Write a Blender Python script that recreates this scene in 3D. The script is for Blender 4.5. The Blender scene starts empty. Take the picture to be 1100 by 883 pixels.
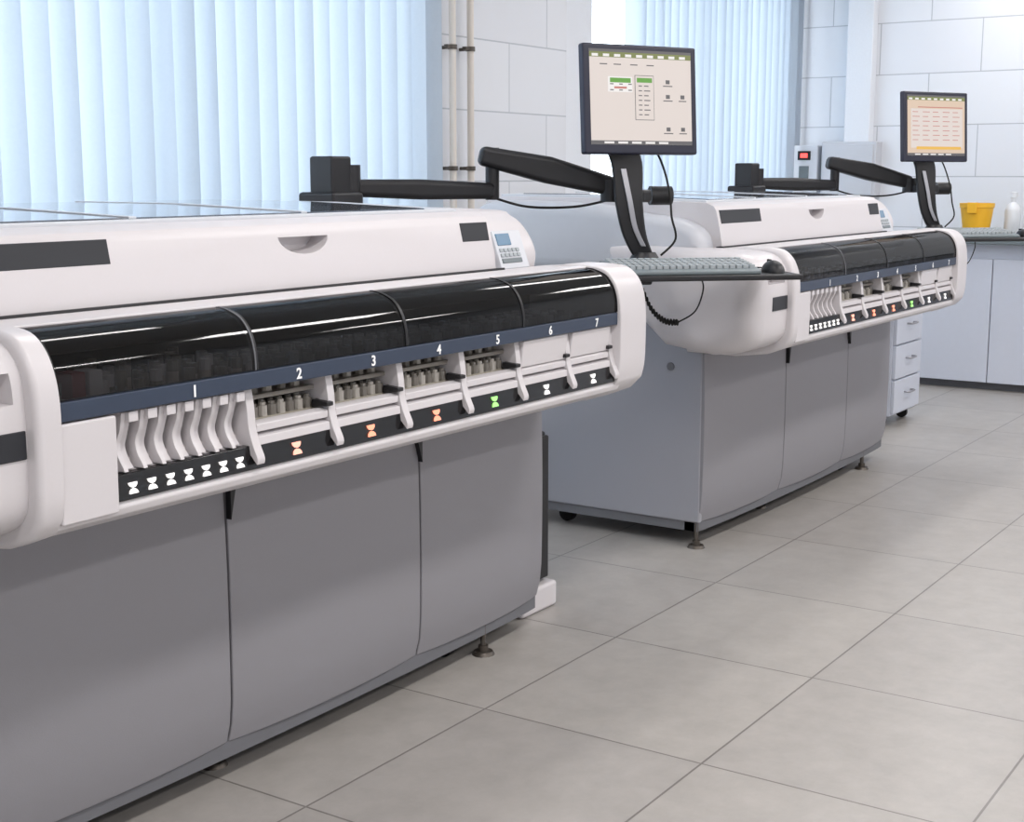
import bpy, bmesh, math
from mathutils import Vector, Matrix
S=bpy.context.scene
COL=S.collection
# ---------------------------------------------------------------- materials
def mat(name,col,rough=0.5,metal=0.0,noise=0.04,scale=30,bump=0.0,emit=None,estr=0,coat=0.0,trans=0.0,spec=0.5):
    m=bpy.data.materials.new(name); m.use_nodes=True
    nt=m.node_tree; b=nt.nodes['Principled BSDF']
    b.inputs['Roughness'].default_value=rough; b.inputs['Metallic'].default_value=metal
    b.inputs['Specular IOR Level'].default_value=spec
    b.inputs['Coat Weight'].default_value=coat
    b.inputs['Transmission Weight'].default_value=trans
    tc=nt.nodes.new('ShaderNodeTexCoord'); n=nt.nodes.new('ShaderNodeTexNoise'); n.inputs['Scale'].default_value=scale; n.inputs['Detail'].default_value=4
    nt.links.new(tc.outputs['Object'],n.inputs['Vector'])
    mx=nt.nodes.new('ShaderNodeMix'); mx.data_type='RGBA'
    mx.inputs[6].default_value=(*[c*(1-noise) for c in col],1); mx.inputs[7].default_value=(*[min(1,c*(1+noise)) for c in col],1)
    nt.links.new(n.outputs['Fac'],mx.inputs[0]); nt.links.new(mx.outputs[2],b.inputs['Base Color'])
    if bump>0:
        bp=nt.nodes.new('ShaderNodeBump'); bp.inputs['Strength'].default_value=bump; bp.inputs['Distance'].default_value=0.002
        nt.links.new(n.outputs['Fac'],bp.inputs['Height']); nt.links.new(bp.outputs['Normal'],b.inputs['Normal'])
    if emit: 
        b.inputs['Emission Color'].default_value=(*emit,1); b.inputs['Emission Strength'].default_value=estr
    return m
def srgb(r,g,b): 
    f=lambda c:(c/255/12.92 if c/255<=0.04045 else ((c/255+0.055)/1.055)**2.4)
    return (f(r),f(g),f(b))
M={}
M['white']=mat('white_plastic',srgb(211,207,209),0.36,bump=0.03,scale=200,noise=0.015)
M['white2']=mat('offwhite_plastic',srgb(200,202,208),0.40,noise=0.02)
M['greydoor']=mat('grey_door_paint',srgb(139,138,143),0.5,bump=0.12,scale=450,noise=0.03)
M['greyside']=mat('grey_side_lit',srgb(158,159,166),0.48,bump=0.1,scale=450,noise=0.03)  # lighter and bluer than the doors: lit look of the sides put into colour
M['kick']=mat('kick_grey',srgb(108,109,114),0.6)
M['dark']=mat('dark_cavity',srgb(26,26,29),0.7)
M['black']=mat('black_plastic',srgb(22,22,26),0.45)
M['gloss']=mat('gloss_black',srgb(14,14,17),0.12)
M['blue']=mat('navy_strip',srgb(48,60,80),0.4)
M['sticker']=mat('black_label',srgb(34,36,42),0.5)
M['num']=mat('white_print_glow',srgb(240,240,240),0.5,emit=(1,1,1),estr=0.15)  # printed digits given a faint added glow to brighten them
M['tube']=mat('sample_tube',srgb(194,189,180),0.3)
M['tubedark']=mat('sample_cap',srgb(132,127,119),0.35)
M['rackbeige']=mat('rack_tray',srgb(170,164,150),0.5)
M['red']=mat('red_cap',srgb(140,48,56),0.4)
M['iw']=mat('icon_white',(0.9,0.9,0.9),0.5,emit=(1,0.97,0.95),estr=0.6)
M['io']=mat('icon_orange',(0.3,0.1,0.05),0.5,emit=(1,0.34,0.22),estr=1.5)
M['ioc']=mat('icon_orange_core',(0.3,0.1,0.05),0.5,emit=(1,0.46,0.36),estr=1.5)
M['ig']=mat('icon_green',(0.1,0.3,0.1),0.5,emit=(0.45,1,0.25),estr=1.1)
M['metal']=mat('brushed_metal',srgb(170,170,175),0.3,metal=0.9)
M['clamp']=mat('dark_clamp_metal',srgb(90,84,78),0.4,metal=0.6)
M['rubber']=mat('rubber',srgb(25,25,25),0.8)
M['key']=mat('keyboard_grey',srgb(165,172,176),0.5)
M['keyd']=mat('keyboard_base',srgb(112,122,126),0.5)
M['bezel']=mat('monitor_bezel',srgb(34,36,54),0.35)
M['yellow']=mat('yellow_plastic',srgb(245,185,40),0.4)
M['cab']=mat('cabinet_laminate',srgb(205,210,222),0.4,noise=0.02)
M['pipe']=mat('painted_pipe',srgb(222,214,204),0.4)
M['frame']=mat('window_frame_white',srgb(225,230,235),0.4)
M['bottle']=mat('white_bottle',srgb(225,228,232),0.3)
M['display']=mat('blue_display',srgb(100,130,155),0.2,emit=srgb(120,150,175),estr=0.12)
M['redled']=mat('red_led',(0.8,0.05,0.05),0.4,emit=(1,0.1,0.08),estr=1.5)
M['panelgrey']=mat('lid_frame_grey',srgb(205,208,214),0.3)
M['lid']=mat('lid_smoked_gloss',srgb(60,70,84),0.06,coat=0.5)
M['recess']=mat('inner_deck_grey',srgb(200,193,192),0.5)  # light grey of the inner deck
def emis(name,c,s):
    return mat(name,tuple(x*0.05 for x in c),0.4,emit=c,estr=s,noise=0.0)
M['scr']=emis('screen_base',srgb(224,213,207),0.95)
M['scrw']=emis('screen_white',srgb(240,236,234),0.95)
M['scrg']=emis('screen_green',srgb(105,165,70),0.9)
M['scrol']=emis('screen_olive',srgb(128,135,80),0.9)
M['scrd']=emis('screen_dark',srgb(110,108,110),0.8)
M['scrr']=emis('screen_red',srgb(200,125,115),0.9)
M['scry']=emis('screen_yellow',srgb(240,190,90),0.9)
M['scrp']=emis('screen_peach',srgb(226,202,180),0.9)
# thin transparent sheets (single-sided geometry)
def glassmat(name,tint,rough=0.04,k=1.0):
    m=bpy.data.materials.new(name); m.use_nodes=True; nt=m.node_tree; nt.nodes.clear()
    o=nt.nodes.new('ShaderNodeOutputMaterial'); t=nt.nodes.new('ShaderNodeBsdfTransparent'); g=nt.nodes.new('ShaderNodeBsdfGlossy')
    g.inputs['Roughness'].default_value=rough; t.inputs['Color'].default_value=(*tint,1)
    lw=nt.nodes.new('ShaderNodeLayerWeight'); lw.inputs['Blend'].default_value=0.25
    mp=nt.nodes.new('ShaderNodeMapRange'); mp.inputs[3].default_value=0.035*k; mp.inputs[4].default_value=0.8*k
    pw=nt.nodes.new('ShaderNodeMath'); pw.operation='POWER'; pw.inputs[1].default_value=2.2
    nt.links.new(lw.outputs['Facing'],pw.inputs[0]); nt.links.new(pw.outputs[0],mp.inputs[0])
    tc=nt.nodes.new('ShaderNodeTexCoord'); n=nt.nodes.new('ShaderNodeTexNoise'); n.inputs['Scale'].default_value=5
    nt.links.new(tc.outputs['Object'],n.inputs['Vector'])
    bp=nt.nodes.new('ShaderNodeBump'); bp.inputs['Strength'].default_value=0.02; nt.links.new(n.outputs['Fac'],bp.inputs['Height']); nt.links.new(bp.outputs['Normal'],g.inputs['Normal'])
    mx=nt.nodes.new('ShaderNodeMixShader')
    nt.links.new(mp.outputs[0],mx.inputs[0]); nt.links.new(t.outputs[0],mx.inputs[1]); nt.links.new(g.outputs[0],mx.inputs[2]); nt.links.new(mx.outputs[0],o.inputs[0])
    return m
M['smoke']=glassmat('smoked_acrylic',(0.21,0.20,0.195),0.06,0.8)
M['smoked']=glassmat('smoked_acrylic_dark',(0.055,0.052,0.052),0.06,0.8)
M['pane']=glassmat('window_glass',(0.95,0.98,1.0),0.02,0.5)
def blindmat():
    m=bpy.data.materials.new('blind_fabric'); m.use_nodes=True; nt=m.node_tree; nt.nodes.clear()
    o=nt.nodes.new('ShaderNodeOutputMaterial'); d=nt.nodes.new('ShaderNodeBsdfDiffuse'); t=nt.nodes.new('ShaderNodeBsdfTranslucent')
    tc=nt.nodes.new('ShaderNodeTexCoord'); n=nt.nodes.new('ShaderNodeTexNoise'); n.inputs['Scale'].default_value=90
    cr=nt.nodes.new('ShaderNodeValToRGB'); cr.color_ramp.elements[0].color=(0.50,0.565,0.635,1); cr.color_ramp.elements[1].color=(0.54,0.60,0.665,1)
    nt.links.new(tc.outputs['Object'],n.inputs['Vector']); nt.links.new(n.outputs['Fac'],cr.inputs[0])
    nt.links.new(cr.outputs[0],d.inputs[0]); nt.links.new(cr.outputs[0],t.inputs[0])
    mx=nt.nodes.new('ShaderNodeMixShader'); mx.inputs[0].default_value=0.42
    nt.links.new(d.outputs[0],mx.inputs[1]); nt.links.new(t.outputs[0],mx.inputs[2]); nt.links.new(mx.outputs[0],o.inputs[0]); return m
M['blind']=blindmat()
def tilemat(name,axes,w,h,off,c1,c2,cm,mortar,rough,origin,nscale=4,namt=0.5):
    m=bpy.data.materials.new(name); m.use_nodes=True; nt=m.node_tree; b=nt.nodes['Principled BSDF']
    g=nt.nodes.new('ShaderNodeTexCoord'); sp=nt.nodes.new('ShaderNodeSeparateXYZ'); cb=nt.nodes.new('ShaderNodeCombineXYZ')
    nt.links.new(g.outputs['Object'],sp.inputs[0])
    for i,a in enumerate(axes):
        ad=nt.nodes.new('ShaderNodeMath'); ad.operation='SUBTRACT'; ad.inputs[1].default_value=origin[i]
        nt.links.new(sp.outputs[a],ad.inputs[0]); nt.links.new(ad.outputs[0],cb.inputs[i])
    br=nt.nodes.new('ShaderNodeTexBrick'); br.offset=off; br.squash=1
    br.inputs['Scale'].default_value=1; br.inputs['Brick Width'].default_value=w; br.inputs['Row Height'].default_value=h
    br.inputs['Mortar Size'].default_value=mortar; br.inputs['Mortar Smooth'].default_value=0.1; br.inputs['Bias'].default_value=0
    br.inputs['Color1'].default_value=(*c1,1); br.inputs['Color2'].default_value=(*c2,1); br.inputs['Mortar'].default_value=(*cm,1)
    nt.links.new(cb.outputs[0],br.inputs['Vector'])
    n=nt.nodes.new('ShaderNodeTexNoise'); n.inputs['Scale'].default_value=nscale; n.inputs['Detail'].default_value=10; n.inputs['Roughness'].default_value=0.7
    nt.links.new(g.outputs['Object'],n.inputs['Vector'])
    mr=nt.nodes.new('ShaderNodeMapRange'); mr.inputs[1].default_value=0.3; mr.inputs[2].default_value=0.7; mr.inputs[3].default_value=1-namt*0.15; mr.inputs[4].default_value=1+namt*0.1
    nt.links.new(n.outputs['Fac'],mr.inputs[0])
    mx=nt.nodes.new('ShaderNodeVectorMath'); mx.operation='SCALE'
    nt.links.new(br.outputs['Color'],mx.inputs[0]); nt.links.new(mr.outputs[0],mx.inputs['Scale']); nt.links.new(mx.outputs[0],b.inputs['Base Color'])
    b.inputs['Roughness'].default_value=rough
    bp=nt.nodes.new('ShaderNodeBump'); bp.inputs['Strength'].default_value=0.35; bp.inputs['Distance'].default_value=0.002; bp.invert=True
    nt.links.new(br.outputs['Fac'],bp.inputs['Height']); nt.links.new(bp.outputs['Normal'],b.inputs['Normal'])
    return m
M['floor']=tilemat('floor_tile',(0,1),0.655,0.59,0.0,srgb(171,167,162),srgb(165,161,157),srgb(120,116,112),0.0028,0.34,(3.365-6.55,1.296-5.9),9,0.8)
M['wallN']=tilemat('wall_tile_x',(0,2),0.68,0.33,0.5,srgb(228,230,234),srgb(225,227,232),srgb(186,190,196),0.0035,0.22,(5.49-6.8,1.6-3.3),1,0.1)
M['wallE']=tilemat('wall_tile_y',(1,2),0.66,0.33,0.5,srgb(230,233,238),srgb(227,230,236),srgb(186,190,196),0.0035,0.22,(2.6-6.6,1.62-3.3),1,0.1)
M['plaster']=mat('white_plaster',srgb(230,233,238),0.7,bump=0.05,scale=120)
M['ceil']=mat('ceiling_paint',srgb(225,225,225),0.8)

# ---------------------------------------------------------------- helpers
def empty(name,loc=(0,0,0),rot=(0,0,0)):
    e=bpy.data.objects.new(name,None); e.empty_display_size=0.1; e.location=loc; e.rotation_euler=rot; COL.objects.link(e); return e
def finish(name,bm,m,parent=None,bevel=0,seg=3,smooth=35,loc=None,rot=None,recalc=True):
    if recalc: bmesh.ops.recalc_face_normals(bm,faces=bm.faces)
    me=bpy.data.meshes.new(name); bm.to_mesh(me); bm.free()
    ms=m if isinstance(m,(list,tuple)) else [m]
    for k in ms: me.materials.append(M[k] if isinstance(k,str) else k)
    ob=bpy.data.objects.new(name,me); COL.objects.link(ob)
    if smooth: 
        me.shade_smooth(); me.set_sharp_from_angle(angle=math.radians(smooth))
    if bevel>0: addbevel(ob,bevel,seg)
    if parent: ob.parent=parent
    if loc: ob.location=loc
    if rot: ob.rotation_euler=rot
    return ob
def addbevel(ob,w,seg=3):
    b=ob.modifiers.new('bevel','BEVEL'); b.width=w; b.segments=seg; b.limit_method='ANGLE'; b.angle_limit=math.radians(35); b.harden_normals=True
    ob.data.shade_smooth()
def cut(ob,bm,smooth=30):
    """subtract bm from ob and bake the result"""
    bmesh.ops.recalc_face_normals(bm,faces=bm.faces)
    me=bpy.data.meshes.new('cutter'); bm.to_mesh(me); bm.free(); c=bpy.data.objects.new('cutter',me); COL.objects.link(c)
    par=ob.parent; ob.parent=None
    md=ob.modifiers.new('b','BOOLEAN'); md.object=c; md.operation='DIFFERENCE'; md.solver='EXACT'
    bpy.context.view_layer.update()
    dg=bpy.context.evaluated_depsgraph_get(); nm=bpy.data.meshes.new_from_object(ob.evaluated_get(dg))
    ob.modifiers.clear(); ob.data=nm; bpy.data.objects.remove(c); ob.parent=par
    nm.shade_smooth(); nm.set_sharp_from_angle(angle=math.radians(smooth))
    return ob
def addbox(bm,x0,x1,y0,y1,z0,z1,mi=0,mtx=None):
    vs=[bm.verts.new((x,y,z)) for x in (x0,x1) for y in (y0,y1) for z in (z0,z1)]
    if mtx: 
        for v in vs: v.co=mtx@v.co
    for f in ((0,1,3,2),(4,6,7,5),(0,4,5,1),(2,3,7,6),(0,2,6,4),(1,5,7,3)):
        fc=bm.faces.new([vs[i] for i in f]); fc.material_index=mi
def box(name,x0,x1,y0,y1,z0,z1,m,parent=None,bevel=0,seg=2,loc=None,rot=None):
    bm=bmesh.new(); addbox(bm,x0,x1,y0,y1,z0,z1); return finish(name,bm,m,parent,bevel,seg,loc=loc,rot=rot)
def addprism(bm,prof,x0,x1,mi=0):
    a=[bm.verts.new((x0,y,z)) for y,z in prof]; b=[bm.verts.new((x1,y,z)) for y,z in prof]; n=len(prof)
    fs=[bm.faces.new(a),bm.faces.new(b[::-1])]
    for i in range(n): fs.append(bm.faces.new((a[i],b[i],b[(i+1)%n],a[(i+1)%n])))
    for f in fs: f.material_index=mi
def prism(name,prof,x0,x1,m,parent=None,bevel=0,seg=3,smooth=35):
    bm=bmesh.new(); addprism(bm,prof,x0,x1); return finish(name,bm,m,parent,bevel,seg,smooth)
def spline(pts,n=6,closed=False):
    out=[]; N=len(pts)
    for i in range(N if closed else N-1):
        p=[pts[(i+k-1)%N] if closed else pts[min(max(i+k-1,0),N-1)] for k in range(4)]
        for j in range(n):
            t=j/n
            out.append(tuple(0.5*((2*p[1][d])+(-p[0][d]+p[2][d])*t+(2*p[0][d]-5*p[1][d]+4*p[2][d]-p[3][d])*t*t+(-p[0][d]+3*p[1][d]-3*p[2][d]+p[3][d])*t**3) for d in range(len(p[1]))))
    if not closed: out.append(tuple(pts[-1]))
    return out
def capped(name,prof,x0,x1,r0,r1,m,parent=None,keepback=None):
    """extrusion along X with rounded ends"""
    bm=bmesh.new(); secs=[]
    ys=[p[0] for p in prof]; zs=[p[1] for p in prof]; cy=(max(ys)+min(ys))/2; cz=(max(zs)+min(zs))/2; ey=(max(ys)-min(ys)); ez=(max(zs)-min(zs))
    K=7
    if r0>0: secs+=[(x0+r0*(1-math.sin(math.pi/2*k/K)), r0*(1-math.cos(math.pi/2*k/K))) for k in range(K,0,-1)][::1]
    secs+=[(x0+r0,0),(x1-r1,0)]
    if r1>0: secs+=[(x1-r1*(1-math.sin(math.pi/2*k/K)), r1*(1-math.cos(math.pi/2*k/K))) for k in range(1,K+1)]
    rings=[]
    for x,i in secs:
        fy=(ey-2*i)/ey; fz=(ez-2*i)/ez
        rings.append([bm.verts.new((x, (keepback-(keepback-y)*(1-i/ey)) if keepback else cy+(y-cy)*fy, cz+(z-cz)*fz)) for y,z in prof])
    n=len(prof)
    for a,b in zip(rings,rings[1:]):
        for i in range(n): bm.faces.new((a[i],b[i],b[(i+1)%n],a[(i+1)%n]))
    bm.faces.new(rings[0]); bm.faces.new(rings[-1][::-1])
    return finish(name,bm,m,parent,0,smooth=50)
def addcyl(bm,p0,p1,r0,r1=None,seg=16,mi=0):
    r1=r0 if r1 is None else r1
    p0=Vector(p0);p1=Vector(p1);d=(p1-p0).normalized(); u=d.orthogonal().normalized(); w=d.cross(u)
    a=[bm.verts.new(p0+r0*(math.cos(2*math.pi*i/seg)*u+math.sin(2*math.pi*i/seg)*w)) for i in range(seg)]
    b=[bm.verts.new(p1+r1*(math.cos(2*math.pi*i/seg)*u+math.sin(2*math.pi*i/seg)*w)) for i in range(seg)]
    fs=[bm.faces.new(a[::-1]),bm.faces.new(b)]
    for i in range(seg): fs.append(bm.faces.new((a[i],a[(i+1)%seg],b[(i+1)%seg],b[i])))
    for f in fs: f.material_index=mi
def cyl(name,p0,p1,r0,m,parent=None,r1=None,seg=24,bevel=0):
    bm=bmesh.new(); addcyl(bm,p0,p1,r0,r1,seg); return finish(name,bm,m,parent,bevel)
def lathe(name,prof,m,parent=None,loc=(0,0,0),seg=32):
    bm=bmesh.new(); rings=[[bm.verts.new((loc[0]+r*math.cos(2*math.pi*i/seg),loc[1]+r*math.sin(2*math.pi*i/seg),loc[2]+z)) for i in range(seg)] for r,z in prof]
    for a,b in zip(rings,rings[1:]):
        for i in range(seg): bm.faces.new((a[i],a[(i+1)%seg],b[(i+1)%seg],b[i]))
    bm.faces.new(rings[0][::-1]); 
    if prof[-1][0]<0.9*max(p[0] for p in prof): bm.faces.new(rings[-1])
    return finish(name,bm,m,parent)
def wire(name,pts,r,m,parent=None,smooth=True):
    pts=spline(pts,8) if smooth else pts
    c=bpy.data.curves.new(name,'CURVE'); c.dimensions='3D'; c.bevel_depth=r; c.bevel_resolution=2
    s=c.splines.new('POLY'); s.points.add(len(pts)-1)
    for i,p in enumerate(pts): s.points[i].co=(*p,1)
    c.materials.append(M[m]); o=bpy.data.objects.new(name,c); COL.objects.link(o); o.parent=parent; return o
def beam(name,p0,p1,w0,h0,w1,h1,m,parent=None,bevel=0.01,seg=3,mid=None):
    p0=Vector(p0);p1=Vector(p1); d=(p1-p0).normalized(); s=d.cross(Vector((0,0,1))); 
    if s.length<1e-3: s=Vector((1,0,0))
    s.normalize(); u=s.cross(d).normalized()
    L=[(p0,w0,h0)]
    if mid: L.append(((p0+p1)/2+u*mid[2],mid[0],mid[1]))
    L.append((p1,w1,h1)); bm=bmesh.new(); rings=[]
    for p,w,h in L:
        rings.append([bm.verts.new(p+s*a*w/2+u*b*h/2) for a,b in ((-1,-1),(1,-1),(1,1),(-1,1))])
    for a,b in zip(rings,rings[1:]):
        for i in range(4): bm.faces.new((a[i],a[(i+1)%4],b[(i+1)%4],b[i]))
    bm.faces.new(rings[0][::-1]); bm.faces.new(rings[-1])
    return finish(name,bm,m,parent,bevel,seg)
def ribbon(name,pts,w,t,wdir,m,parent=None,bevel=0.004):
    """strap swept along pts, width along wdir"""
    P=[Vector(p) for p in spline(pts,6)]; wd_=Vector(wdir).normalized(); bm=bmesh.new(); rings=[]
    for i,p in enumerate(P):
        d=(P[min(i+1,len(P)-1)]-P[max(i-1,0)]).normalized(); n=d.cross(wd_).normalized(); ww=w[0]+(w[1]-w[0])*i/(len(P)-1)
        rings.append([bm.verts.new(p+wd_*a*ww/2+n*b*t/2) for a,b in ((-1,-1),(1,-1),(1,1),(-1,1))])
    for a,b in zip(rings,rings[1:]):
        for i in range(4): bm.faces.new((a[i],a[(i+1)%4],b[(i+1)%4],b[i]))
    bm.faces.new(rings[0][::-1]); bm.faces.new(rings[-1])
    return finish(name,bm,m,parent,bevel,2)
def quad(name,x0,x1,z0,z1,y,m,parent):
    bm=bmesh.new(); addbox(bm,x0,x1,y,y+0.0015,z0,z1); return finish(name,bm,m,parent,0)

# ---------------------------------------------------------------- room
XW,XE,YS,YN,ZC=-3.0,9.27,-3.2,3.9,3.0
box('floor',XW-0.3,XE+0.3,YS-0.3,YN+0.3,-0.1,0,'floor')
box('ceiling',XW-0.3,XE+0.3,YS-0.3,YN+0.3,ZC,ZC+0.1,'ceil')
box('wall_east',XE,XE+0.3,YS-0.3,YN+0.3,0,ZC,'wallE')
box('wall_west',XW-0.3,XW,YS-0.3,YN+0.3,0,ZC,'plaster')
box('wall_south',XW,XE,YS-0.3,YS,0,ZC,'plaster')
bm=bmesh.new()
WZ0,WZ1=0.85,2.8
wins=[(0.6,5.02),(6.62,9.05)]
addbox(bm,XW,XE,YN,YN+0.3,0,WZ0); addbox(bm,XW,XE,YN,YN+0.3,WZ1,ZC)
for a,b in ((XW,0.6),(5.02,6.36),(9.05,XE)): addbox(bm,a,b,YN,YN+0.3,WZ0,WZ1)
addbox(bm,6.36,6.62,YN+0.001,YN+0.3,WZ0,WZ1,1)
finish('wall_north',bm,['wallN','plaster'])
for i,(a,b) in enumerate(wins):
    w=empty(f'window_{i+1}')
    bm=bmesh.new(); n=3 if i==0 else 2
    addbox(bm,a,b,4.02,4.08,WZ0,WZ0+0.07); addbox(bm,a,b,4.02,4.08,WZ1-0.07,WZ1)
    for k in range(n+1):
        x=a+(b-a)*k/n; x=min(max(x,a+0.035),b-0.035); addbox(bm,x-0.035,x+0.035,4.02,4.08,WZ0+0.07,WZ1-0.07)
    finish('window_frame',bm,'frame',w,0.004)
    bm=bmesh.new(); bm.faces.new([bm.verts.new(p) for p in ((a,4.05,WZ0+.05),(b,4.05,WZ0+.05),(b,4.05,WZ1-.05),(a,4.05,WZ1-.05))]); finish('window_glass',bm,'pane',w)
    box('window_sill',a-0.05,b+0.05,3.80,4.02,WZ0-0.04,WZ0,'frame',w,0.006)
def blinds(x0,x1,ang):
    e=empty('vertical_blinds')
    bm=bmesh.new(); n=int((x1-x0)/0.105); w=0.150
    for k in range(n+1):
        cx=x0+0.05+k*(x1-x0-0.10)/n; a=math.radians(ang+6*math.sin(k*2.3)+4*math.sin(k*5.1))
        prev=None
        for j in range(9):
            s=(j/8-0.5)*w; bow=0.020*(1-(2*j/8-1)**2)
            x=cx+s*math.cos(a)+bow*math.sin(a); y=3.82+s*math.sin(a)-bow*math.cos(a)
            cur=(bm.verts.new((x,y,0.93)),bm.verts.new((x,y,2.9)))
            if prev: bm.faces.new((prev[0],cur[0],cur[1],prev[1]))
            prev=cur
    finish('vanes',bm,'blind',e,smooth=60)
    box('head_rail',x0,x1,3.79,3.85,2.9,2.95,'frame',e,0.004)
blinds(0.5,5.10,-31)
blinds(6.90,9.22,-24)
box('trim_1',XE-0.09,XE,3.28,3.46,0,ZC,'plaster',bevel=0.01)
for x in (5.28,5.42):
    e=empty('heating_pipe')
    cyl('tube',(x,3.84,0),(x,3.84,ZC),0.016,'pipe',e)
    for z in (1.33,1.87,2.6):
        bm=bmesh.new(); addcyl(bm,(x,3.84,z-0.010),(x,3.84,z+0.010),0.022); addcyl(bm,(x,3.84,z),(x,3.9,z),0.008); addbox(bm,x-0.05,x-0.015,3.83,3.85,z-0.008,z+0.008)
        finish('clamp',bm,'clamp',e)
def lamp(x,y,e):
    o=empty('ceiling_lamp')
    box('housing',x-0.62,x+0.62,y-0.16,y+0.16,ZC-0.07,ZC,'frame',o,0.01)
    l=bpy.data.lights.new('lamp_tube','AREA'); l.shape='RECTANGLE'; l.size=1.15; l.size_y=0.26; l.energy=e; l.color=(1.0,0.96,0.94)
    lo=bpy.data.objects.new('lamp_tube',l); lo.location=(x,y,ZC-0.075); COL.objects.link(lo); lo.parent=o
for x in (-1.0,1.8,4.6,7.4):
    for y in (-1.9,0.3): lamp(x,y,35)
for x in (2.8,6.0,8.4): lamp(x,2.3,17)

# ---------------------------------------------------------------- analyzer
def analyzer(dx):
    A=empty('laboratory_analyzer',(dx,0,0))
    XL,XR=1.395,3.325
    def fy(x): 
        s=min(1,max(0,(x-XL)/(XR-XL))); return 2.115-0.03*max(0.0,math.sin(math.pi*s))**0.6
    box('base_frame',XL+0.03,XR-0.03,2.15,2.98,0.10,0.74,'dark',A,0.01)
    bm=bmesh.new(); addprism(bm,[(2.118,0.09),(2.118,0.72),(2.30,0.80),(2.42,0.98),(3.02,1.0),(3.02,0.09)],XL,XL+0.025); finish('side_panel_left',bm,'greyside',A,0.008)
    bm=bmesh.new(); addprism(bm,[(2.13,0.10),(2.13,0.72),(2.30,0.9),(3.02,0.98),(3.02,0.10)],XR-0.025,XR-0.001); finish('side_panel_right',bm,'greyside',A,0.006)
    bm=bmesh.new(); N=40; ring=[]
    for i in range(N+1):
        x=XL+0.008+(XR-XL-0.016)*i/N; y=fy(x)+0.016
        ring.append([bm.verts.new(p) for p in ((x,y,0.058),(x,y,0.105),(x,y+0.05,0.105),(x,y+0.05,0.058))])
    for a,b in zip(ring,ring[1:]):
        for i in range(4): bm.faces.new((a[i],b[i],b[(i+1)%4],a[(i+1)%4]))
    bm.faces.new(ring[0]); bm.faces.new(ring[-1][::-1])
    finish('kick_plate',bm,'kick',A)
    box('side_skirt_left',XL+0.008,XL+0.03,2.14,2.98,0.058,0.10,'kick',A)
    box('side_skirt_right',XR-0.03,XR-0.01,2.14,2.98,0.058,0.10,'kick',A)
    for n,(a,b) in enumerate(((XL+0.003,2.047),(2.053,2.712),(2.718,XR))):
        bm=bmesh.new(); NX,NZ=16,12; g=[]
        for i in range(NX+1):
            x=a+(b-a)*i/NX; row=[]
            for j in range(NZ+1):
                t=j/NZ; z=0.088+(0.715-0.088)*t
                if j==0: z+=0.006*abs(2*i/NX-1)**3
                y=fy(x)-0.006*max(0.0,math.sin(math.pi*t))**0.8-0.006*max(0,math.sin(math.pi*i/NX))+ (0.014*(1-t*6)**2 if t<0.166 else 0)
                row.append(bm.verts.new((x,y,z)))
            g.append(row)
        for i in range(NX):
            for j in range(NZ): bm.faces.new((g[i][j],g[i+1][j],g[i+1][j+1],g[i][j+1]))
        ext=bmesh.ops.extrude_face_region(bm,geom=bm.faces[:])
        for v in ext['geom']:
            if isinstance(v,bmesh.types.BMVert): v.co.y+=0.02
        finish(f'door_panel_{n+1}',bm,'greydoor',A,0.003,2)
    for x,tri in ((2.053,((0,0.59),(0.028,0.71),(0,0.71))),(2.712,((0,0.60),(0,0.71),(-0.034,0.71)))):
        bm=bmesh.new(); y=fy(x)-0.016
        vs=[bm.verts.new((x+p,y,z)) for p,z in tri]; vb=[bm.verts.new((x+p,y+0.015,z)) for p,z in tri]
        bm.faces.new(vs);bm.faces.new(vb[::-1])
        for i in range(3): bm.faces.new((vs[i],vb[i],vb[(i+1)%3],vs[(i+1)%3]))
        finish('finger_recess_shade',bm,'black',A,smooth=0)  # raised black wedge; its colour stands in for the dark inside a recess
    for x,y in ((1.41,2.135),(3.04,2.12),(1.46,2.85),(3.22,2.85),(2.1,2.2)):
        bm=bmesh.new(); addcyl(bm,(x,y,0.0),(x,y,0.010),0.032,0.026,20); addcyl(bm,(x,y,0.010),(x,y,0.026),0.014,seg=12); addcyl(bm,(x,y,0.026),(x,y,0.10),0.008,seg=10)
        finish('levelling_foot',bm,'clamp',A)
    for x,y in ((1.50,2.72),(2.97,2.2)):
        bm=bmesh.new(); addcyl(bm,(x-0.014,y,0.032),(x+0.014,y,0.032),0.032,seg=20); addbox(bm,x-0.02,x+0.02,y-0.012,y+0.012,0.04,0.10)
        finish('caster',bm,'rubber',A)
    cyl('side_port',(XL-0.004,2.24,0.64),(XL+0.01,2.24,0.64),0.014,'kick',A)
    # --- head
    low=[(2.16,0.70),(1.98,0.698),(1.89,0.712),(1.83,0.728),(1.797,0.744),(1.792,0.757),(1.797,0.768),(1.812,0.812),(2.16,0.812)]
    prism('head_lower_tray',low,1.37,3.20,'white',A,0.003)
    prism('indicator_strip',[(1.790,0.768),(1.797,0.812),(1.815,0.812),(1.805,0.768)],1.517,3.172,'gloss',A,0.002)
    box('slot_back_wall',1.41,3.17,2.055,2.075,0.80,1.035,'dark',A)
    box('inner_deck',1.41,3.17,1.83,2.06,0.813,0.83,'recess',A)
    XB=1.402
    prism('navy_strip',[(1.784,0.918),(1.784,0.949),(1.80,0.951),(1.80,0.916)],XB,3.172,'blue',A,0.002)
    wp=spline([(1.786,0.951),(1.788,0.982),(1.798,1.015),(1.820,1.043),(1.856,1.058),(1.885,1.061)],5)
    pw=(3.172-XB)/4
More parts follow.
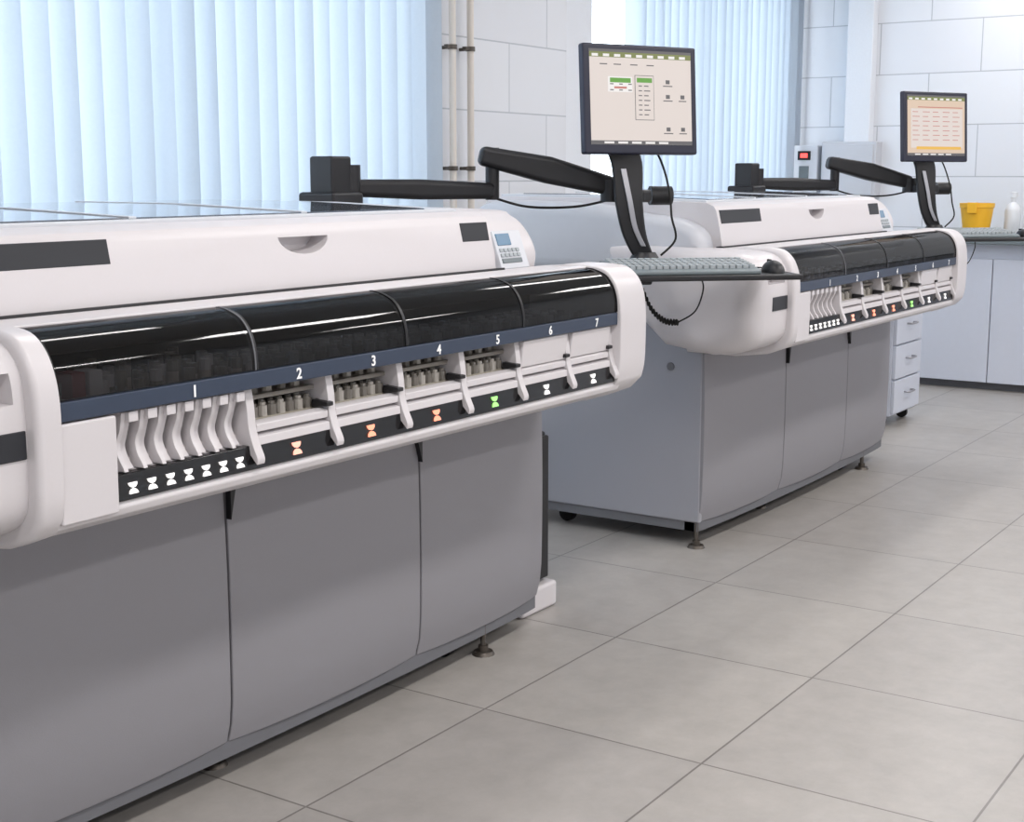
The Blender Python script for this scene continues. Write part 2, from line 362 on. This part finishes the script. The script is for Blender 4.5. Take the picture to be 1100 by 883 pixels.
    for k in range(4):
        a=XB+k*pw+0.002; b=a+pw-0.004
        bm=bmesh.new(); va=[bm.verts.new((a,y,z)) for y,z in wp]; vb=[bm.verts.new((b,y,z)) for y,z in wp]
        for i in range(len(wp)-1): bm.faces.new((va[i],vb[i],vb[i+1],va[i+1]))
        finish('window_panel',bm,'smoke' if k==0 else 'smoked',A,smooth=60)
        bm=bmesh.new(); prof=[(y-0.0015,z+0.001) for y,z in wp]+[(y+0.006,z-0.005) for y,z in wp[::-1]]
        addprism(bm,prof,b-0.001,b+0.003); finish('window_rib',bm,'kick' if k<1 else 'black',A,smooth=40)
        bm=bmesh.new(); addprism(bm,prof[:],a-0.002,a+0.003); finish('window_rib',bm,'black',A,smooth=40)
    prism('top_shelf',[(1.880,1.050),(1.880,1.064),(1.90,1.066),(2.09,1.054),(2.09,1.03)],1.37,3.30,'white',A,0.002)
    prism('cover_gap_shade',[(2.052,1.052),(2.054,1.062),(2.08,1.060),(2.08,1.045)],1.40,3.05,'black',A,0.001)  # black strip stands in for the shade in the gap below the cover
    fullp=[(2.16,0.70),(1.98,0.698),(1.87,0.712),(1.80,0.738),(1.782,0.765)]+spline([(1.776,0.80),(1.774,0.88),(1.774,0.95),(1.784,1.00),(1.808,1.040),(1.85,1.062),(1.95,1.066)],4)+[(2.16,1.03)]
    capped('left_bezel',fullp,1.355,XB,0.012,0.003,'white',A,keepback=2.16)
    prism('front_white_panel',[(1.784,0.752),(1.782,0.915),(1.86,0.915),(1.86,0.752)],XB,1.517,'white',A,0.004)
    ep=[(2.16,0.70),(1.98,0.698),(1.88,0.710),(1.815,0.735)]+spline([(1.785,0.765),(1.776,0.81),(1.774,0.90),(1.775,0.95),(1.784,1.005),(1.808,1.045),(1.85,1.065),(1.95,1.068)],4)+[(2.16,1.035)]
    capped('right_end_cap',ep,3.172,3.345,0.004,0.05,'white',A,keepback=2.16)
    lm=spline([(1.97,0.722),(1.88,0.735),(1.812,0.775),(1.800,0.86),(1.800,0.95),(1.812,1.01),(1.86,1.048),(1.98,1.058)],5)+[(2.36,1.062),(2.36,1.0),(2.33,0.93),(2.22,0.82),(2.14,0.745)]
    ob=capped('left_module',lm,1.115,1.368,0.07,0.006,'white',A)
    bm=bmesh.new(); addbox(bm,1.20,1.335,1.70,1.85,0.955,1.003); cut(ob,bm,40)
    box('module_label',1.235,1.352,1.796,1.806,0.868,0.913,'sticker',A,0.002)
    slots=[1.842+0.2217*k for k in range(7)]
    for k,x in enumerate(slots):
        x=min(x,3.162)
        bm=bmesh.new(); addprism(bm,spline([(1.806,0.916),(1.800,0.88),(1.797,0.845),(1.788,0.815),(1.777,0.79),(1.779,0.778)],4)+[(1.80,0.80),(1.86,0.813),(2.04,0.813),(2.04,0.916)],x-0.010,x+0.010)
        finish('slot_divider',bm,'white',A,0.003)
        if k>0:
            bm=bmesh.new(); addprism(bm,[(1.790,0.857),(1.790,0.865),(1.83,0.868),(1.83,0.852)],x-0.024,x-0.004); finish('latch_clip',bm,'black',A,0.002)
    for k in range(6):
        a=slots[k]+0.012; b=min(slots[k+1],3.162)-0.012
        bm=bmesh.new(); addprism(bm,[(1.798,0.834),(1.798,0.848),(1.810,0.853),(1.83,0.850),(1.83,0.83)],a,b); addprism(bm,[(1.792,0.810),(1.794,0.826),(1.83,0.832),(1.83,0.812)],a,b)
        finish('tray_bar',bm,'white',A,0.002)
        if k>=4:
            prism('slot_cover',[(1.80,0.852),(1.792,0.916),(1.82,0.916),(1.82,0.852)],a,b,'white',A,0.003)
        else:
            box('rack_block',a,b,1.832,2.05,0.835,0.852,'rackbeige',A)
            bm=bmesh.new()
            for i in range(8):
                for j in range(8):
                    x=a+0.012+i*(b-a-0.024)/7; y=1.843+j*0.026
                    addcyl(bm,(x,y,0.852),(x,y,0.872),0.0102,seg=10,mi=(i*3+j*5)%2)
                    addcyl(bm,(x,y,0.872),(x,y,0.878),0.007,0.006,seg=8,mi=(i+j)%2)
            finish('sample_vials',bm,['tube','tubedark'],A)
    for k in range(7):
        x=1.545+k*0.0415
        bm=bmesh.new()
        addprism(bm,spline([(1.798,0.914),(1.804,0.885),(1.815,0.86),(1.812,0.84),(1.800,0.822),(1.796,0.814)],4)+[(1.84,0.814),(1.86,0.85),(1.86,0.914)],x-0.0045,x+0.0045)
        addprism(bm,spline([(1.814,0.900),(1.824,0.87),(1.830,0.85),(1.822,0.83),(1.81,0.815)],4)+[(1.87,0.815),(1.87,0.900)],x+0.004,x+0.028)
        addbox(bm,x+0.004,x+0.024,1.79,1.84,0.898,0.915)
        finish('sample_rack_end',bm,'white',A,0.002)
    # contents under the smoked windows
    bm=bmesh.new()
    for i in range(44):
        for j in range(4):
            x=1.44+i*0.039+ (0.01 if j%2 else 0); y=1.86+j*0.045
            if x>3.12: continue
            hh=0.006*((i*7+j*3)%5) if i<12 else 0
            mi=2 if (i+j)%17==0 and i<12 else (3 if (i*5+j)%3 else 1)
            addcyl(bm,(x,y,0.895 if i>=12 else 0.83),(x,y,0.935+hh),0.010,seg=8,mi=0 if i%2 else 3)
            addcyl(bm,(x,y,0.935+hh),(x,y,0.955+hh),0.0105,seg=8,mi=mi)
    finish('bay_sample_tubes',bm,['tube','white2','red','tubedark'],A)
    box('bay_rack_deck',1.845,3.16,1.835,2.05,0.887,0.895,'tubedark',A)
    box('bay_gantry',1.42,3.15,2.01,2.04,0.99,1.02,'tubedark',A,0.004)
    for gx in (1.47,1.505):
        box('bay_reagent_box',gx,gx+0.028,1.83,1.87,0.94,0.985,'red' if gx<1.5 else 'white2',A,0.002)
    def icon(x,m,s=1.0):
        bm=bmesh.new()
        def arc(up):
            pts=[]
            for i in range(7):
                a=math.pi*i/6; pts.append((0.011*math.cos(a),0.010*math.sin(a)))
            return [(px,(0.010+0.0115-pz) if up else pz) for px,pz in pts]
        for up in (0,1):
            pr=arc(up)
            f=[bm.verts.new((x+px*s,1.7885+ (pz*s+0.006)*0.159-0.0018,0.778+pz*s)) for px,pz in pr]
            b2=[bm.verts.new((v.co.x,v.co.y+0.003,v.co.z)) for v in f]
            bm.faces.new(f); bm.faces.new(b2[::-1]); n=len(f)
            for i in range(n): bm.faces.new((f[i],b2[i],b2[(i+1)%n],f[(i+1)%n]))
        finish('indicator_icon',bm,m,A,smooth=0)
    for k in range(7): icon(1.552+k*0.0415,'iw',0.85)
    for k,m in enumerate(('ioc','io','io','ig','iw','iw')): icon(1.842+0.2217*(k+0.5),m,1.05)
    for k,x in enumerate((1.69,1.955,2.175,2.395,2.618,2.843,3.062)):
        c=bpy.data.curves.new('slot_number','FONT'); c.body=str(k+1); c.size=0.029; c.extrude=0.0005; c.offset=0.0006; c.align_x='CENTER'; c.materials.append(M['num'])
        o=bpy.data.objects.new('slot_number',c); o.location=(x,1.7825,0.923); o.rotation_euler=(math.pi/2,0,0); COL.objects.link(o); o.parent=A
    # --- upper cover
    cov=[(3.05,0.95),(2.075,1.03),(2.066,1.05),(2.078,1.12),(2.092,1.180),(2.102,1.195)]+[(2.13,1.206),(2.5,1.218),(2.95,1.222),(3.03,1.21),(3.06,1.18)]
    ob=prism('upper_cover',cov,1.42,3.03,'white',A,0)
    bm=bmesh.new(); pts=[(2.315+0.085*math.cos(t),1.168+0.044*math.sin(t)) for t in [math.pi+math.pi*i/20 for i in range(21)]]
    va=[bm.verts.new((x,2.0,z)) for x,z in pts]; vb=[bm.verts.new((2.315+(x-2.315)*0.9,2.135,1.168-(1.168-z)*0.75)) for x,z in pts]; n=len(pts)
    bm.faces.new(va); bm.faces.new(vb[::-1])
    for i in range(n): bm.faces.new((va[i],vb[i],vb[(i+1)%n],va[(i+1)%n]))
    cut(ob,bm); addbevel(ob,0.003,2)
    prism('lid_frame',[(2.15,1.205),(2.15,1.214),(2.55,1.228),(3.0,1.230),(3.0,1.21)],1.46,2.97,'panelgrey',A,0.003)
    prism('lid_glass',[(2.17,1.212),(2.17,1.2175),(2.55,1.2305),(2.94,1.2325),(2.94,1.21)],1.52,2.86,'lid',A,0.002)
    for lx in (1.9,2.4): prism('lid_rib',[(2.17,1.214),(2.17,1.2195),(2.55,1.2325),(2.94,1.2345),(2.94,1.22)],lx,lx+0.02,'panelgrey',A,0.001)
    def onface(name,x0,x1,z0,z1,m,off=0.002):
        f=lambda z:2.066+(z-1.05)*(2.092-2.066)/0.13
        bm=bmesh.new(); addprism(bm,[(f(z0)-off,z0),(f(z1)-off,z1),(f(z1)+0.004,z1),(f(z0)+0.004,z0)],x0,x1); return finish(name,bm,m,A,0.001)
    onface('cover_label',1.44,1.775,1.136,1.182,'sticker')
    onface('cover_label',2.90,3.018,1.133,1.180,'sticker')
    ec=spline([(2.11,1.03),(2.10,1.09),(2.13,1.15),(2.18,1.19),(2.28,1.207),(2.9,1.21)],4)+[(3.05,1.20),(3.05,0.95)]
    capped('end_console',ec,3.034,3.29,0.002,0.03,'white',A,keepback=3.05)
    con=Matrix.Translation((3.148,2.104,1.103))@Matrix.Rotation(math.radians(-20),4,'X')@Matrix.Diagonal((0.74,1,0.86,1))
    for nm,(a,b,c,d,th,m) in {'console_face':(-0.10,0.08,-0.062,0.06,0.002,'panelgrey'),'console_display':(-0.085,0.0,0.012,0.050,0.005,'display'),'console_dark':(-0.085,0.04,-0.045,-0.03,0.005,'keyd')}.items():
        bm=bmesh.new(); addbox(bm,a,b,-0.006-th,0.02,c,d,0,con); finish(nm,bm,m,A,0.002)
    bm=bmesh.new()
    for i in range(5):
        for j in range(2): addbox(bm,-0.085+i*0.026,-0.067+i*0.026,-0.012,0.0,-0.025+j*0.016,-0.014+j*0.016,0,con)
    finish('console_buttons',bm,'key',A,0.001)
    rb=spline([(2.10,1.055),(2.12,1.11),(2.20,1.15),(2.36,1.17),(2.50,1.195),(2.7,1.205),(2.95,1.205),(3.05,1.17),(3.06,1.10)],4)+[(3.06,0.96),(2.40,0.96),(2.30,1.0)]
    capped('rear_body_left',rb,1.33,1.43,0.05,0.002,'white2',A)
    return A
analyzer(0); analyzer(2.97)

# ---------------------------------------------------------------- monitor arm workstation
def workstation(dx):
    o=Vector((dx,0,0))
    arm=empty('monitor_arm',o)
    box('post_base',3.16,3.30,2.73,2.87,1.195,1.25,'black',arm,0.01)
    box('post',3.185,3.275,2.755,2.845,1.24,1.355,'black',arm,0.008)
    cyl('post_collar',(3.29,2.78,1.21),(3.29,2.78,1.33),0.035,'black',arm)
    beam('lower_arm',(3.27,2.80,1.262),(3.73,2.56,1.250),0.06,0.05,0.06,0.05,'black',arm,0.018,4,mid=(0.07,0.062,0.0))
    cyl('elbow',(3.73,2.56,1.222),(3.73,2.56,1.385),0.022,'black',arm)
    beam('upper_arm',(3.70,2.59,1.362),(3.985,2.262,1.262),0.065,0.06,0.055,0.06,'black',arm,0.018,4,mid=(0.08,0.085,0.004))
    cyl('wrist_joint',(3.975,2.265,1.215),(3.975,2.265,1.285),0.035,'black',arm)
    beam('wrist_link',(3.98,2.26,1.235),(3.95,2.12,1.235),0.05,0.04,0.05,0.04,'black',arm,0.01)
    wd_=(0.56,-0.83,0)
    ribbon('column',[(3.875,2.20,1.42),(3.90,2.17,1.34),(3.895,2.157,1.22),(3.905,2.142,1.12),(3.925,2.12,1.05)],(0.108,0.065),0.028,wd_,'black',arm,0.008)
    ribbon('column_inlay',[(3.872,2.165,1.32),(3.876,2.142,1.22),(3.883,2.127,1.14),(3.90,2.105,1.08)],(0.018,0.016),0.006,wd_,'metal',arm,0.002)
    cyl('column_knob',(4.02,2.15,1.235),(4.07,2.10,1.235),0.030,'black',arm)
    cyl('column_foot',(3.935,2.12,1.02),(3.935,2.12,1.06),0.06,'black',arm,r1=0.035)
    wire('cable',[(4.0,2.16,1.42),(4.03,2.12,1.35),(4.02,2.08,1.25),(4.0,2.06,1.17),(4.01,2.05,1.10),(3.97,2.08,1.05)],0.0035,'rubber',arm)
    wire('cable',[(3.73,2.56,1.23),(3.80,2.47,1.20),(3.89,2.35,1.20),(3.96,2.27,1.22)],0.004,'rubber',arm)
    mon=empty('computer_monitor',o+Vector((3.92,2.13,1.529)),(math.radians(-4),0,math.radians(-28)))
    W,H=0.208,0.166
    bm=bmesh.new(); addbox(bm,-W,W,0,0.03,-H,H); finish('casing',bm,'bezel',mon,0.007)
    bm=bmesh.new(); vs0=[(-W*.8,0.03,-H*.8),(W*.8,0.03,-H*.8),(W*.8,0.03,H*.8),(-W*.8,0.03,H*.8)]; a=[bm.verts.new(p) for p in vs0]; b=[bm.verts.new((p[0]*.7,0.06,p[2]*.7)) for p in vs0]
    bm.faces.new(a); bm.faces.new(b[::-1])
    for i in range(4): bm.faces.new((a[i],b[i],b[(i+1)%4],a[(i+1)%4]))
    finish('rear_shell',bm,'black',mon,0.006)
    sw,sb,st=0.186,-0.137,0.149
    quad('screen',-sw,sw,sb,st,-0.0012,'scr' if dx==0 else 'scrp',mon)
    quad('title_bar',-sw,sw,st-0.008,st,-0.0018,'scrd',mon)
    quad('menu_bar',-sw,sw,st-0.024,st-0.008,-0.0018,'scrol',mon)
    quad('task_bar',-sw,sw,sb,sb+0.012,-0.0018,'scrd',mon)
    bm=bmesh.new()
    for i in range(9): addbox(bm,-0.178+i*0.04,-0.178+i*0.04+0.022,-0.0024,-0.001,st-0.022,st-0.014)
    for i in range(5): addbox(bm,-0.14+i*0.05,-0.105+i*0.05,-0.0024,-0.001,sb+0.003,sb+0.009)
    finish('menu_items',bm,'scrw',mon,smooth=0)
    if dx==0:
        quad('dialog_box',-0.122,-0.034,0.022,0.068,-0.0019,'scrw',mon)
        quad('dialog_bar',-0.115,-0.04,0.050,0.064,-0.0026,'scrg',mon); quad('dialog_line',-0.10,-0.055,0.032,0.038,-0.0026,'scrr',mon)
        quad('list_box',-0.025,0.045,-0.062,0.074,-0.002,'scrd',mon); quad('list_fill',-0.0232,0.0432,-0.0602,0.0722,-0.0026,'scr',mon); quad('list_head',-0.018,0.038,0.052,0.066,-0.003,'scrg',mon)
        bm=bmesh.new()
        for zz in (0.044,0.026): 
            for xx in (-0.115,-0.082,-0.049): addbox(bm,xx,xx+0.012,-0.0032,-0.001,zz,zz+0.003)
        for j in range(7):
            addbox(bm,-0.012,0.0,-0.0036,-0.002,0.040-j*0.0145,0.043-j*0.0145); addbox(bm,0.008,0.03 if j%2 else 0.024,-0.0036,-0.002,0.040-j*0.0145,0.043-j*0.0145)
        for j,zz in enumerate((0.05,0.005,-0.095)):
            addbox(bm,0.090,0.104,-0.0026,-0.001,zz,zz+0.012); addbox(bm,0.080,0.114,-0.0026,-0.001,zz-0.008,zz-0.005)
        for zz in (-0.095,0.005): addbox(bm,0.145,0.159,-0.0026,-0.001,zz,zz+0.012); addbox(bm,0.138,0.166,-0.0026,-0.001,zz-0.008,zz-0.005)
        for xx in (-0.15,-0.10,-0.04,0.02): addbox(bm,xx,xx+0.026,-0.0026,-0.001,0.103,0.106)
        finish('screen_text',bm,'scrd',mon,smooth=0)
    else:
        quad('panel',-0.165,0.17,-0.10,0.085,-0.0018,'scr',mon)
        quad('table_line',-0.12,0.17,0.09,0.094,-0.002,'scrr',mon)
        quad('yellow_row',-0.13,0.16,-0.108,-0.094,-0.0024,'scry',mon)
        bm=bmesh.new()
        for j in range(7):
            for i in range(5): addbox(bm,-0.155+i*0.065,-0.155+i*0.065+0.035+0.01*((i+j)%2),-0.0026,-0.001,0.068-j*0.022,0.071-j*0.022)
        finish('screen_text',bm,'scrr',mon,smooth=0)
    cyl('vesa_mount',(0,0.055,-0.09),(0,0.085,-0.09),0.045,'black',mon)
    R=(0,0,math.radians(-46))
    tr=empty('keyboard_tray',o+Vector((3.80,1.93,1.03)),R)
    box('tray_board',-0.25,0.345,-0.13,0.13,-0.036,-0.020,'black',tr,0.005)
    box('tray_bracket',-0.22,-0.08,0.0,0.18,-0.055,-0.036,'black',tr,0.006)
    kb=empty('computer_keyboard',o+Vector((3.80,1.93,1.03)),R)
    prism('keyboard_body',[(-0.10,-0.0195),(-0.10,-0.010),(-0.085,-0.004),(0.085,0.014),(0.085,0.004),(0.06,-0.0195)],-0.225,0.225,'keyd',kb,0.003)
    bm=bmesh.new()
    for r in range(6):
        y=-0.068+r*0.0245+(0.006 if r==5 else 0); z=-0.002+(y+0.085)*0.106
        for c in range(21):
            x=-0.212+c*0.0204
            addbox(bm,x,x+0.0165,y-0.009,y+0.009,z-0.004,z+0.008)
    finish('keys',bm,'key',kb,0.0015,1)
    ms=empty('computer_mouse',o+Vector((3.80,1.93,1.03)),R)
    bm=bmesh.new(); bmesh.ops.create_uvsphere(bm,u_segments=20,v_segments=12,radius=1)
    for v in bm.verts: v.co=Vector((0.29+v.co.x*0.032,-0.02+v.co.y*0.056,-0.0195+max(0,v.co.z)*0.036))
    finish('mouse_shell',bm,'black',ms); box('mouse_wheel',0.286,0.294,0.0,0.025,0.008,0.0175,'rubber',ms,0.002)
    wire('mouse_cable',[(0.29,0.034,-0.010),(0.28,0.08,-0.012),(0.25,0.105,-0.015),(0.12,0.11,-0.015)],0.0022,'rubber',ms)
    cc=empty('coiled_cord',o)
    path=spline([(3.83,2.10,0.99),(3.85,2.08,0.95),(3.88,2.06,0.885),(3.91,2.03,0.85),(3.94,2.00,0.845)],30)
    pts=[]
    for i,p in enumerate(path):
        a=i*1.0; pts.append((p[0]+0.008*math.cos(a),p[1]+0.004*math.cos(a),p[2]+0.008*math.sin(a)))
    wire('coil',pts,0.0035,'rubber',cc,smooth=False)
    wire('cord_tail',[(3.94,2.00,0.845),(3.98,1.96,0.88),(3.97,1.93,0.95),(3.93,1.92,0.99)],0.0025,'rubber',cc)
workstation(0); workstation(2.97)

t=empty('computer_tower')
box('case',3.365,3.525,2.225,2.62,0.082,0.54,'black',t,0.008); box('front_bezel',3.37,3.52,2.21,2.225,0.09,0.53,'black',t,0.006)
box('tower_plinth',3.345,3.54,2.19,2.68,0,0.08,'white',None,0.012)  # white plinth that the tower stands on

d=empty('drawer_cabinet')
box('carcass',7.08,7.50,2.36,2.90,0.06,0.80,'cab',d,0.004)
for k in range(4):
    z0=0.075+k*0.18; box('drawer_front',7.085,7.495,2.34,2.36,z0,z0+0.172,'cab',d,0.004)
    wire('drawer_handle',[(7.24,2.34,z0+0.10),(7.245,2.315,z0+0.10),(7.29,2.31,z0+0.10),(7.335,2.315,z0+0.10),(7.34,2.34,z0+0.10)],0.005,'metal',d)
for x,y in ((7.12,2.42),(7.46,2.42),(7.12,2.85),(7.46,2.85)): cyl('caster',(x-0.01,y,0.03),(x+0.01,y,0.03),0.03,'rubber',d)
b=empty('laboratory_bench')
box('worktop',8.60,9.26,-0.6,2.80,0.89,0.93,'keyd',b,0.006)
box('apron',8.70,9.26,-0.58,2.78,0.80,0.89,'cab',b)
box('carcass',8.69,9.26,-0.58,2.78,0.05,0.80,'cab',b,0.003)
box('toe_kick',8.74,9.26,-0.58,2.78,0,0.05,'kick',b)
for k in range(7):
    y1=2.775-k*0.48; bm=bmesh.new(); addbox(bm,8.67,8.69,y1-0.474,y1,0.05,0.80); finish('cabinet_door',bm,'cab',b,0.003)
bk=empty('yellow_bucket')
lathe('bucket_body',[(0.075,0),(0.098,0.17),(0.104,0.175),(0.104,0.20),(0.097,0.20),(0.072,0.01)],'yellow',bk,(8.85,2.46,0.93))
box('bucket_latch',8.735,8.755,2.43,2.49,1.07,1.135,'yellow',bk,0.004)
bt=empty('plastic_bottle')
lathe('bottle_body',[(0.045,0),(0.048,0.01),(0.048,0.15),(0.040,0.18),(0.016,0.205),(0.016,0.23),(0.02,0.232),(0.02,0.265),(0.006,0.27)],'bottle',bt,(8.95,2.27,0.93))
bt=empty('plastic_bottle')
lathe('bottle_body',[(0.04,0),(0.042,0.01),(0.042,0.12),(0.034,0.15),(0.014,0.17),(0.014,0.20),(0.005,0.205)],'bottle',bt,(8.8,2.12,0.93))
w=empty('wall_control_box')
box('housing',9.17,9.27,3.63,3.82,1.18,1.50,'panelgrey',w,0.008); box('display',9.165,9.172,3.68,3.77,1.40,1.46,'dark',w); box('led_digits',9.162,9.166,3.70,3.75,1.415,1.445,'redled',w)
box('keypad',9.165,9.172,3.69,3.76,1.27,1.36,'keyd',w,0.003)
w=empty('electrical_enclosure')
box('housing',9.16,9.27,3.22,3.60,1.15,1.52,'white2',w,0.008); box('enclosure_door',9.15,9.162,3.24,3.58,1.17,1.50,'white2',w,0.004); cyl('lock',(9.14,3.28,1.33),(9.152,3.28,1.33),0.012,'metal',w)

wd=bpy.data.worlds.new('World'); S.world=wd; wd.use_nodes=True; nt=wd.node_tree; bg=nt.nodes['Background']
bg.inputs[0].default_value=(0.84,0.92,1.0,1); bg.inputs[1].default_value=4.9
cam=bpy.data.cameras.new('camera'); co=bpy.data.objects.new('camera',cam); COL.objects.link(co)
cam.sensor_width=36; cam.lens=49.42; cam.clip_start=0.05
co.location=(0,0,1.3); co.rotation_euler=(math.radians(90-9.53),0,math.radians(33.67-90))
S.camera=co
S.view_settings.view_transform='Standard'; S.view_settings.exposure=0.0
